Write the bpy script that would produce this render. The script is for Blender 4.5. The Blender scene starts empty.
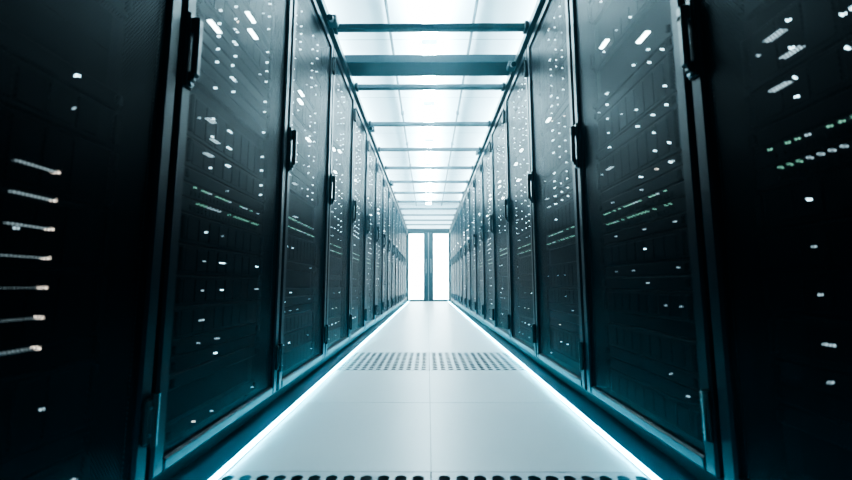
import bpy, bmesh, math, random
from mathutils import Vector, Matrix
S=bpy.context.scene
random.seed(7)
C=math.cos; SN=math.sin
# ---------------------------------------------------------------- materials
def mat(name, col, rough=0.5, metal=0.0, emit=None, estr=0.0, noise=None, bump=0.0, spec=0.5, nscale=40):
    m=bpy.data.materials.new(name); m.use_nodes=True
    nt=m.node_tree; b=nt.nodes['Principled BSDF']
    b.inputs['Base Color'].default_value=(*col,1)
    b.inputs['Roughness'].default_value=rough
    b.inputs['Metallic'].default_value=metal
    b.inputs['Specular IOR Level'].default_value=spec
    if emit:
        b.inputs['Emission Color'].default_value=(*emit,1)
        b.inputs['Emission Strength'].default_value=estr
    if noise or bump:
        tc=nt.nodes.new('ShaderNodeTexCoord'); n=nt.nodes.new('ShaderNodeTexNoise')
        n.inputs['Scale'].default_value=nscale; n.inputs['Detail'].default_value=3
        nt.links.new(tc.outputs['Object'],n.inputs['Vector'])
        if noise:
            mr=nt.nodes.new('ShaderNodeMapRange')
            mr.inputs['To Min'].default_value=max(0.02,rough-noise); mr.inputs['To Max'].default_value=rough+noise
            nt.links.new(n.outputs['Fac'],mr.inputs['Value']); nt.links.new(mr.outputs['Result'],b.inputs['Roughness'])
        if bump:
            bp=nt.nodes.new('ShaderNodeBump'); bp.inputs['Strength'].default_value=bump; bp.inputs['Distance'].default_value=0.002
            nt.links.new(n.outputs['Fac'],bp.inputs['Height']); nt.links.new(bp.outputs['Normal'],b.inputs['Normal'])
    return m
def emis(name,col,s,sample=True):
    m=mat(name,(0.02,0.02,0.02),0.5,emit=col,estr=s)
    if not sample: m.cycles.emission_sampling='NONE'
    return m

M_body=mat('rack_body_metal',(0.002,0.003,0.004),0.45,0.0,spec=0.12)
M_frame=mat('rack_frame_metal',(0.0015,0.003,0.006),0.38,0.0,noise=0.03,spec=0.12)
M_in=mat('rack_interior',(0.001,0.002,0.003),0.7,spec=0.05)
M_srv=mat('server_face',(0.0015,0.002,0.003),0.55,0.0,spec=0.04)
M_srv2=mat('server_face_grey',(0.003,0.005,0.006),0.5,0.0,spec=0.07)
M_handle=mat('handle_plastic',(0.002,0.003,0.004),0.3,spec=0.25)
M_pin=mat('hinge_steel',(0.05,0.07,0.08),0.35,0.8)
E_w=emis('led_white',(0.62,0.90,1.0),7,False)
E_dim=emis('led_dim_white',(0.66,0.9,1.0),1.2,False)
E_faint=emis('led_blur_trail',(0.7,0.9,0.95),0.55,False)
E_bar=emis('led_bar_white',(0.75,0.97,1.0),16,False)
E_g=emis('led_green',(0.42,0.95,0.70),1.0,False)
E_warm=emis('led_warm',(1.0,0.88,0.74),2.5,False)

def perforated():
    m=bpy.data.materials.new('perforated_door_mesh'); m.use_nodes=True
    nt=m.node_tree; N=nt.nodes; L=nt.links
    b=N['Principled BSDF']; out=N['Material Output']
    b.inputs['Base Color'].default_value=(0.0010,0.0025,0.0045,1); b.inputs['Roughness'].default_value=0.40
    b.inputs['Specular IOR Level'].default_value=0.055
    b.inputs['Specular Tint'].default_value=(0.6,0.85,1.0,1)
    tc=N.new('ShaderNodeTexCoord'); sp=N.new('ShaderNodeSeparateXYZ'); L.new(tc.outputs['Object'],sp.inputs[0])
    p=0.0065
    def math_(op,a,b_=None,c=None):
        n=N.new('ShaderNodeMath'); n.operation=op
        for i,v in enumerate((a,b_,c)):
            if v is None: continue
            if isinstance(v,(int,float)): n.inputs[i].default_value=v
            else: L.new(v,n.inputs[i])
        return n.outputs[0]
    def lattice(off):
        u=math_('SUBTRACT',math_('FRACT',math_('ADD',math_('DIVIDE',sp.outputs[0],p),off)),0.5)
        v=math_('SUBTRACT',math_('FRACT',math_('ADD',math_('DIVIDE',sp.outputs[2],p*1.732),off)),0.5)
        v=math_('MULTIPLY',v,1.732)
        return math_('ADD',math_('MULTIPLY',u,u),math_('MULTIPLY',v,v))
    d=math_('MINIMUM',lattice(0.0),lattice(0.5))
    hole=math_('LESS_THAN',d,0.355**2)
    tr=N.new('ShaderNodeBsdfTransparent'); mx=N.new('ShaderNodeMixShader')
    L.new(hole,mx.inputs[0]); L.new(b.outputs[0],mx.inputs[1]); L.new(tr.outputs[0],mx.inputs[2])
    L.new(mx.outputs[0],out.inputs['Surface'])
    return m
M_perf=perforated()

# ---------------------------------------------------------------- mesh builder
def _tmpl():
    pts=[]
    for sx in(-1,1):
        for sy in(-1,1):
            for sz in(-1,1):
                for ax in range(3):
                    v=[sx*1.0,sy*1.0,sz*1.0]
                    for a in range(3):
                        if a!=ax: v[a]*=0.8
                    pts.append(v)
    bm=bmesh.new(); vs=[bm.verts.new(p) for p in pts]
    bmesh.ops.convex_hull(bm,input=vs); bm.verts.index_update()
    bmesh.ops.recalc_face_normals(bm,faces=bm.faces)
    idx={tuple(round(c,4) for c in p):i for i,p in enumerate(pts)}
    f=[[idx[tuple(round(c,4) for c in v.co)] for v in fc.verts] for fc in bm.faces]
    bm.free(); return f
CF=_tmpl()
class MB:
    def __init__(s): s.v=[];s.f=[];s.m=[];s.mats=[]
    def mi(s,m):
        if m not in s.mats: s.mats.append(m)
        return s.mats.index(m)
    def face(s,pts,m):
        n=len(s.v); s.v+= [tuple(p) for p in pts]; s.f.append(list(range(n,n+len(pts)))); s.m.append(s.mi(m))
    def box(s,a,b,m,c=0):
        lo=[min(a[i],b[i]) for i in range(3)]; hi=[max(a[i],b[i]) for i in range(3)]
        n=len(s.v); k=s.mi(m)
        if c<=0:
            for x in(lo[0],hi[0]):
                for y in(lo[1],hi[1]):
                    for z in(lo[2],hi[2]): s.v.append((x,y,z))
            for q in ((0,1,3,2),(4,6,7,5),(0,4,5,1),(2,3,7,6),(0,2,6,4),(1,5,7,3)):
                s.f.append([n+i for i in q]); s.m.append(k)
        else:
            c=min(c,0.45*min(hi[i]-lo[i] for i in range(3)))
            for sx in(0,1):
                for sy in(0,1):
                    for sz in(0,1):
                        for ax in range(3):
                            v=[]
                            for a_,sg in enumerate((sx,sy,sz)):
                                q=hi[a_] if sg else lo[a_]
                                if a_!=ax: q+= -c if sg else c
                                v.append(q)
                            s.v.append(tuple(v))
            for q in CF: s.f.append([n+i for i in q]); s.m.append(k)
    def tube(s,path,r,m,seg=10):
        k=s.mi(m); rings=[]
        for i,p in enumerate(path):
            p=Vector(p); a=Vector(path[max(0,i-1)]); b=Vector(path[min(len(path)-1,i+1)])
            t=(b-a).normalized(); up=Vector((0,0,1)) if abs(t.z)<0.9 else Vector((1,0,0))
            u=t.cross(up).normalized(); w=u.cross(t)
            n=len(s.v)
            for j in range(seg):
                q=p+(u*C(2*math.pi*j/seg)+w*SN(2*math.pi*j/seg))*r
                s.v.append(tuple(q))
            rings.append(n)
        for a,b in zip(rings,rings[1:]):
            for j in range(seg):
                s.f.append([a+j,a+(j+1)%seg,b+(j+1)%seg,b+j]); s.m.append(k)
        s.f.append([rings[0]+j for j in range(seg)][::-1]); s.m.append(k)
        s.f.append([rings[-1]+j for j in range(seg)]); s.m.append(k)
    def mesh(s,name):
        me=bpy.data.meshes.new(name); me.from_pydata(s.v,[],s.f)
        for m in s.mats: me.materials.append(m)
        me.polygons.foreach_set('material_index',s.m); me.update()
        bm=bmesh.new(); bm.from_mesh(me); bmesh.ops.recalc_face_normals(bm,faces=bm.faces); bm.to_mesh(me); bm.free()
        return me
    def obj(s,name,loc=(0,0,0),rot=0):
        return add(name,s.mesh(name),loc,rot)
def add(name,me,loc=(0,0,0),rot=0):
    o=bpy.data.objects.new(name,me); o.location=loc; o.rotation_euler=(0,0,rot)
    S.collection.objects.link(o); return o

# ---------------------------------------------------------------- dimensions
W=0.76; H=2.15; D=1.0
XL=-0.64; XR=0.675; BL=0.935; BR=0.95
YEND=BR+14*W+0.12
WX=1.95; YB=-2.6; CEIL=2.95

# ---------------------------------------------------------------- server rack
def rack(seed,warm=False):
    R=random.Random(seed); b=MB(); g=0.002
    # plinth, carcass
    b.box((0.02,0.05,0),(W-0.02,D,0.06),M_body)
    b.box((g,0.035,0.055),(0.03,D,H),M_body,0.003)
    b.box((W-0.03,0.035,0.055),(W-g,D,H),M_body,0.003)
    b.box((0.03,0.035,H-0.05),(W-0.03,D,H),M_body,0.003)
    b.box((0.03,0.035,0.055),(W-0.03,D,0.085),M_body)
    b.box((0.03,D-0.02,0.085),(W-0.03,D,H-0.05),M_in)
    # 19 inch rails
    for x in(0.10,W-0.135): b.box((x,0.07,0.085),(x+0.035,0.11,H-0.05),M_body)
    b.box((0.03,0.13,0.085),(0.10,0.14,H-0.05),M_in); b.box((W-0.10,0.13,0.085),(W-0.03,0.14,H-0.05),M_in)
    # door frame
    d0,d1=0.0,0.03; x0,x1=0.008,W-0.008; z0,z1=0.065,H-0.012; fw=0.042
    b.box((x0,d0,z0),(x0+fw,d1,z1),M_frame,0.006)
    b.box((x1-fw,d0,z0),(x1,d1,z1),M_frame,0.006)
    b.box((x0+fw-0.001,d0,z0),(x1-fw+0.001,d1,z0+0.035),M_frame,0.006)
    b.box((x0+fw-0.001,d0,z1-0.05),(x1-fw+0.001,d1,z1),M_frame,0.006)
    ys=0.012
    b.face([(x0+fw-.004,ys,z0+.03),(x1-fw+.004,ys,z0+.03),(x1-fw+.004,ys,z1-.045),(x0+fw-.004,ys,z1-.045)],M_perf)
    # swing handle: escutcheon, lever, lock
    hx=x0+0.020; hz=1.14
    b.box((hx-0.016,-0.008,hz-0.105),(hx+0.016,0.002,hz+0.105),M_handle,0.004)
    b.box((hx-0.012,-0.030,hz-0.075),(hx+0.012,-0.012,hz+0.07),M_handle,0.006)
    b.box((hx-0.013,-0.030,hz+0.045),(hx+0.013,-0.004,hz+0.092),M_handle,0.006)
    b.box((hx-0.010,-0.022,hz-0.09),(hx+0.010,-0.004,hz-0.06),M_handle,0.005)
    b.tube([(hx,-0.006,hz-0.093),(hx,-0.016,hz-0.093)],0.008,M_pin,12)
    # hinges
    for z in(0.21,1.98):
        b.box((x1-0.03,-0.010,z-0.05),(x1-0.004,0.002,z+0.05),M_handle,0.004)
        b.tube([(x1-0.004,-0.010,z-0.058),(x1-0.004,-0.010,z+0.058)],0.009,M_handle,12)
        for dz in(-0.03,0.03): b.tube([(x1-0.018,-0.008,z+dz),(x1-0.018,-0.013,z+dz)],0.004,M_pin,8)
    # equipment
    sx0,sx1=0.115,W-0.115; yf=0.050
    def led(x,z,m,w=0.005,h=0.005): b.box((x-w/2,yf-0.012,z-h/2),(x+w/2,yf-0.002,z+h/2),m)
    z=0.10; U=0.0445
    cols=[0.15,0.235,0.33,0.345,0.44,0.53,0.60]
    act=R.sample(cols,4)
    while z<H-0.12:
        if 0.70<=z<=0.78:      # network switches
            for i in range(2):
                b.box((sx0,yf,z+0.002),(sx1,0.5,z+U-0.002),M_srv2,0.002)
                for j in range(22):
                    xx=sx0+0.05+j*0.02
                    b.box((xx-0.007,yf-0.002,z+0.008),(xx+0.007,yf+.001,z+0.024),M_in)
                    if R.random()<0.65: led(xx,z+0.033,E_g if R.random()<0.8 else E_dim,0.004,0.0035)
                z+=U
            continue
        u=R.choice([1,1,2,2,3]); hh=U*u
        if z+hh>H-0.07: break
        if R.random()<0.10:
            b.box((sx0,yf+0.02,z+.001),(sx1,yf+0.024,z+hh-.001),M_srv); z+=hh; continue
        m=M_srv if R.random()<0.7 else M_srv2
        b.box((sx0,yf,z+0.002),(sx1,0.75,z+hh-0.002),m,0.003)
        # ears / pull handles
        for ex in(sx0+0.012,sx1-0.012): b.box((ex-0.006,yf-0.014,z+0.01),(ex+0.006,yf,z+hh-0.01),m,0.003)
        # drive bays
        if u>=2:
            for j in range(8):
                xa=sx0+0.035+j*0.056
                b.box((xa,yf-0.004,z+0.012),(xa+0.05,yf+.001,z+hh-0.012),M_srv,0.002)
        for x in act:
            for zz in ([z+hh*0.5] if u<2 or z<0.85 else [z+hh*0.28,z+hh*0.72]):
                if R.random()<(0.72 if z>0.85 else 0.38):
                    led(x,zz,(E_w if z>0.85 or R.random()<.35 else E_dim) if R.random()<0.96 else E_warm,0.0035,0.004)
        if R.random()<0.5: led(R.choice(cols)+0.012,z+hh*0.5,E_dim,0.004,0.004)
        z+=hh
    # long status bars
    for zz in (1.33,1.48,1.53):
        if R.random()<0.85:
            x=R.uniform(0.14,0.5); b.box((x,yf-0.022,zz-0.003),(x+0.06,yf-0.006,zz+0.003),E_bar,0.002)
    for i in range(4):
        x=0.19 if i%2 else 0.22; zz=0.86+i*0.055
        if R.random()<0.5: b.box((x,yf-0.022,zz-0.0016),(x+0.04,yf-0.006,zz+0.0016),E_dim,0.001)
    for i in range(7):
        if warm:
            zz=0.41+i*0.052
            b.box((0.435,yf-0.02,zz-0.0010),(0.50,yf-0.006,zz+0.0010),E_faint)  # glowing bar modelled in place of the LED's blurred light trail
            b.box((0.50,yf-0.02,zz-0.0025),(0.505,yf-0.006,zz+0.0025),E_warm)
    return b.mesh('server_rack_%d'%seed)
variants=[rack(s) for s in (3,5,8,12,14)]
vw=rack(21,True)
K0=-3
for k in range(K0,14):
    add('server_rack',vw if k==-1 else variants[(k*2+7)%5],(XL,BL+k*W,0),math.pi/2)
    add('server_rack',variants[(k*3+10)%5],(XR,BR+(k+1)*W,0),-math.pi/2)

# ---------------------------------------------------------------- floor
def floor_mat():
    m=mat('floor_tile_laminate',(0.60,0.68,0.70),0.36,noise=0.05,bump=0.04,nscale=60)
    nt=m.node_tree; b=nt.nodes['Principled BSDF']
    tc=nt.nodes.new('ShaderNodeTexCoord'); n=nt.nodes.new('ShaderNodeTexNoise'); n.inputs['Scale'].default_value=3; n.inputs['Detail'].default_value=8
    cr=nt.nodes.new('ShaderNodeValToRGB')
    cr.color_ramp.elements[0].color=(0.62,0.69,0.72,1); cr.color_ramp.elements[1].color=(0.69,0.76,0.78,1)
    nt.links.new(tc.outputs['Object'],n.inputs['Vector']); nt.links.new(n.outputs['Fac'],cr.inputs[0]); nt.links.new(cr.outputs[0],b.inputs['Base Color'])
    return m
M_floor=floor_mat()
M_void=mat('subfloor_dark',(0.004,0.006,0.008),0.9)  # near-black slab under the raised tiles
TP=0.63; TY0=1.14; XJ=0.008; X0=-0.575; X1=0.61
M_joint=mat('tile_edge_band',(0.2,0.24,0.26),0.6)
fl=MB(); rows=range(-6,18)
perf=[]
for r in rows:
    ya=TY0+r*TP; yb=ya+TP
    ya=max(ya,YB); yb=min(yb,YEND)
    if yb<=ya: continue
    if r in(-1,2):
        perf.append((ya,yb)); continue
    fl.box((X0,ya,-0.03),(X1,yb,-0.0012),M_joint)
    for xa,xb in((X0,XJ),(XJ,X1)):
        fl.box((xa+.0008,ya+.0008,-0.035),(xb-.0008,yb-.0008,0),M_floor,0.0005)
fl.box((-WX,YB,-0.035),(X0-.0005,YEND,0),M_floor); fl.box((X1+.0005,YB,-0.035),(WX,YEND,0),M_floor)
fl.box((-WX,YB,-0.45),(WX,YEND,-0.4),M_void)
fl.obj('floor')
M_pf=mat('perforated_tile_steel',(0.58,0.65,0.68),0.38,noise=0.04)
def perf_tile(w,l):
    b=MB(); n=12; bd=0.010; t=0.03; seg=16; k=b.mi(M_pf)
    cw=(w-2*bd)/n; cl=(l-2*bd)/n; r=0.35*min(cw,cl)
    for (a,c) in (((0,0),(w,bd)),((0,l-bd),(w,l)),((0,bd),(bd,l-bd)),((w-bd,bd),(w,l-bd))):
        b.box((a[0],a[1],-t),(c[0],c[1],0),M_pf)
    for i in range(n):
        for j in range(n):
            cx=bd+(i+.5)*cw; cy=bd+(j+.5)*cl; s=len(b.v)
            for q in range(seg):
                a=2*math.pi*q/seg; ca,sa=C(a),SN(a); mm=max(abs(ca),abs(sa))
                b.v.append((cx+ca/mm*cw/2,cy+sa/mm*cl/2,0))
            for q in range(seg):
                a=2*math.pi*q/seg; b.v.append((cx+C(a)*r,cy+SN(a)*r,0))
            for q in range(seg):
                a=2*math.pi*q/seg; b.v.append((cx+C(a)*r,cy+SN(a)*r,-0.003))
            for q in range(seg):
                p=(q+1)%seg
                b.f.append([s+q,s+p,s+seg+p,s+seg+q]); b.m.append(k)
                b.f.append([s+seg+q,s+seg+p,s+2*seg+p,s+2*seg+q]); b.m.append(k)
    me=bpy.data.meshes.new('perforated_floor_tile'); me.from_pydata(b.v,[],b.f); me.materials.append(M_pf); me.update(); return me
for ya,yb in perf:
    for xa,xb in((X0,XJ),(XJ,X1)):
        add('perforated_floor_tile',perf_tile(xb-xa-.003,yb-ya-.003),(xa+.0015,ya+.0015,0))

# LED strips + base trim
M_trim=mat('base_trim_metal',(0.025,0.055,0.07),0.42,0.0,spec=0.2)
M_alu=mat('aluminium_profile',(0.5,0.56,0.58),0.3,0.9)
E_strip=emis('led_strip_light',(0.16,0.76,1.0),62)
for sx,xi,xo,nm in((-1,-0.560,XL-0.05,'left'),(1,0.595,XR+0.05,'right')):
    t=MB(); t.box((xi+sx*0.017,YB+.02,0.0),(xo,YEND-.1,0.003),M_trim,0.001)
    t.box((xo-sx*0.004,YB+.02,0.003),(xo,YEND-.1,0.05),M_body)
    t.obj('baseboard_'+nm)
    t=MB(); t.box((xi,YB+.02,0.0),(xi+sx*0.016,YEND-.1,0.005),M_alu)
    t.box((xi+sx*0.001,YB+.03,0.005),(xi+sx*0.015,YEND-.11,0.011),E_strip,0.002)
    t.obj('led_strip')

# ---------------------------------------------------------------- room shell
M_wall=mat('wall_paint',(0.70,0.77,0.80),0.7,bump=0.05)
def ceil_mat():
    m=mat('ceiling_tiles',(0.72,0.8,0.82),0.8)
    nt=m.node_tree; b=nt.nodes['Principled BSDF']; tc=nt.nodes.new('ShaderNodeTexCoord')
    br=nt.nodes.new('ShaderNodeTexBrick'); br.offset=0; br.squash=1
    br.inputs['Scale'].default_value=1; br.inputs['Brick Width'].default_value=1.2; br.inputs['Row Height'].default_value=1.2
    br.inputs['Mortar Size'].default_value=0.006
    br.inputs['Color1'].default_value=(0.80,0.86,0.89,1); br.inputs['Color2'].default_value=(0.76,0.83,0.86,1); br.inputs['Mortar'].default_value=(0.4,0.47,0.5,1)
    nt.links.new(tc.outputs['Object'],br.inputs['Vector']); nt.links.new(br.outputs['Color'],b.inputs['Base Color'])
    return m
w=MB(); w.box((-WX,YB,CEIL),(WX,YEND+.1,CEIL+.1),ceil_mat()); w.obj('ceiling')
w=MB(); w.box((-WX-.1,YB-.1,-.45),(-WX,YEND+.1,CEIL+.1),M_wall); w.obj('wall_left')
w=MB(); w.box((WX,YB-.1,-.45),(WX+.1,YEND+.1,CEIL+.1),M_wall); w.obj('wall_right')
M_wd=mat('wall_dim_reflection',(0.015,0.02,0.025),0.8,bump=0.05)  # unseen back wall, colour darkened to keep reflections dark
w=MB(); w.box((-WX,YB-.1,-.45),(WX,YB,CEIL+.1),M_wd); w.obj('wall_back')
DX0,DX1,DZ=-0.625,0.66,2.2
w=MB(); w.box((-WX,YEND,-.45),(WX,YEND+.1,CEIL),M_wall); w.obj('wall_end')
# double glass door (mounted on the aisle side of the end wall)
M_df=mat('door_frame_metal',(0.002,0.004,0.005),0.4,0.0,spec=0.15)
E_gl=mat('frosted_glass_glow',(0.8,0.9,0.92),0.4,emit=(0.75,0.95,1.0),estr=8)  # glow of the bright room beyond, put into the glass as emission
M_alud=mat('door_steel',(0.25,0.3,0.32),0.3,0.9)
d=MB(); ya=YEND-0.07; yb=YEND-0.001
d.box((DX0,ya-.01,DZ-0.12),(DX1,yb,DZ),M_df,0.004)
d.box((DX0,ya-.01,0),(DX0+0.02,yb,DZ-.12),M_df,0.004); d.box((DX1-0.02,ya-.01,0),(DX1,yb,DZ-.12),M_df,0.004)
cx=0.015
for sx in(-1,1):
    e0=cx+sx*0.012; e1=(DX0+0.02 if sx<0 else DX1-0.02)-sx*0.002
    d.box((e0,ya,0.005),(e0+sx*0.135,yb-.01,DZ-.125),M_df,0.004)
    d.box((e1-sx*0.018,ya,0.005),(e1,yb-.01,DZ-.125),M_df,0.004)
    for z0,z1 in((0.005,0.06),(DZ-.155,DZ-.125)): d.box((e0+sx*0.135,ya,z0),(e1-sx*0.018,yb-.01,z1),M_df,0.004)
    d.box((e0+sx*0.13,ya+.015,0.055),(e1-sx*0.015,ya+.025,DZ-.15),E_gl)
    hxx=e0+sx*0.06
    d.tube([(hxx,ya-.002,0.85),(hxx,ya-.05,0.87),(hxx,ya-.05,1.25),(hxx,ya-.002,1.27)],0.011,M_alud,10)
d.box((cx-0.010,ya+.03,0.005),(cx+0.010,yb,DZ-.125),M_alud)
d.obj('door_1')

# ---------------------------------------------------------------- containment roof
M_beam=mat('roof_beam_paint',(0.035,0.055,0.065),0.4,0.0,spec=0.3)
M_dark=mat('dark_steel',(0.010,0.018,0.022),0.4,0.0,spec=0.3)
b=MB()
for xa,xb in((-0.665,-0.615),(0.65,0.70)):
    b.box((xa,K0*W+BL,H),(xb,YEND-.1,H+0.05),M_dark,0.004)
ybs=[2.33+W*(i-3) for i in range(15)]
for y in ybs:
    if y>YEND-.1: break
    b.box((-0.616,y-0.02,H+0.006),(0.651,y+0.02,H+0.044),M_beam,0.004)
    for x in(-0.60,0.635): b.box((x-0.012,y-0.035,H+0.0),(x+0.012,y+0.035,H+0.05),M_dark,0.003)
b.obj('containment_roof_frame')
# crossing cable tray
t=MB(); yc=2.86; zt=H+0.05
t.box((-1.7,yc-0.10,zt),(1.7,yc-0.09,zt+0.06),M_beam); t.box((-1.7,yc+0.09,zt),(1.7,yc+0.10,zt+0.06),M_beam)
t.box((-1.7,yc-0.09,zt),(1.7,yc+0.09,zt+0.006),M_dark)
for i in range(23): t.box((-1.66+i*.15,yc-.09,zt+.004),(-1.64+i*.15,yc+.09,zt+.014),M_beam)
for i in range(6):
    yy=yc-0.07+i*0.028; t.tube([(-1.7+j*0.17,yy+0.006*SN(j*1.3+i),zt+0.028+0.004*C(j+i)) for j in range(21)],0.013,M_dark,8)
t.obj('cable_tray')
# conduits on the ceiling
for x in(-0.36,0.42):
    t=MB(); t.tube([(x,YB+.1,CEIL-.03),(x,YEND-.05,CEIL-.03)],0.014,M_beam,10)
    for i in range(11): t.box((x-.02,YB+.6+i*1.2,CEIL-.045),(x+.02,YB+.63+i*1.2,CEIL),M_beam)
    t.obj('conduit_pipe')
# small sensors / cameras on rails
for x,y in((-0.585,2.2),(-0.585,3.86),(0.62,4.6),(-0.585,6.1),(0.62,2.7)):
    t=MB(); t.box((x-.03,y-.04,H-.045),(x+.03,y+.04,H+.0),M_beam,0.008)
    t.tube([(x,y-.03,H-.03),(x,y-.075,H-.05)],0.018,M_dark,12)
    t.box((x-.012,y-.015,H-.002),(x+.012,y+.015,H+.01),M_dark); 
    sgn=-1 if x<0 else 1
    t.box((x,y-.012,H+.0),(x+sgn*.04,y+.012,H+.01),M_dark)
    t.obj('aisle_sensor')
# linear luminaires
E_lum=emis('luminaire_diffuser',(0.62,0.91,1.0),88)
def lum(x,y,l=1.14,wd=0.14):
    t=MB(); z=CEIL-0.14
    t.box((x-wd/2,y,z),(x+wd/2,y+l,z+0.045),E_lum,0.01)
    for e in(y-.01,y+l): t.box((x-wd/2-.004,e,z-.003),(x+wd/2+.004,e+.01,z+0.05),M_alu)
    for e in(y+.2,y+l-.2): t.tube([(x,e,z+.04),(x,e,CEIL)],0.004,M_alu,6)
    t.obj('linear_ceiling_light')
y=2.2
while y+1.2<YEND:
    for x in(-1.15,0.015,1.18): lum(x,y)  # outer two rows added to light the ceiling and walls
    y+=1.27

# ---------------------------------------------------------------- world, camera
wd=bpy.data.worlds.new('world'); S.world=wd; wd.use_nodes=True
wd.node_tree.nodes['Background'].inputs[0].default_value=(0.1,0.4,0.5,1); wd.node_tree.nodes['Background'].inputs[1].default_value=0.02
vs=wd.node_tree.nodes.new('ShaderNodeVolumeScatter')
vs.inputs['Color'].default_value=(0.42,0.82,1,1); vs.inputs['Density'].default_value=0.017; vs.inputs['Anisotropy'].default_value=0.75
wd.node_tree.links.new(vs.outputs[0],wd.node_tree.nodes['World Output'].inputs['Volume'])
cam=bpy.data.cameras.new('camera'); co=bpy.data.objects.new('camera',cam); S.collection.objects.link(co)
cam.sensor_width=36; cam.lens=385/852*36; cam.clip_start=0.02
cam.dof.use_dof=True; cam.dof.focus_distance=4.0; cam.dof.aperture_fstop=2.4
co.location=(0,0,0.52); co.rotation_euler=(math.radians(90+6.52),0,math.radians(0.3))
S.camera=co
S.view_settings.view_transform='AgX'
try: S.view_settings.look='AgX - High Contrast'
except: pass
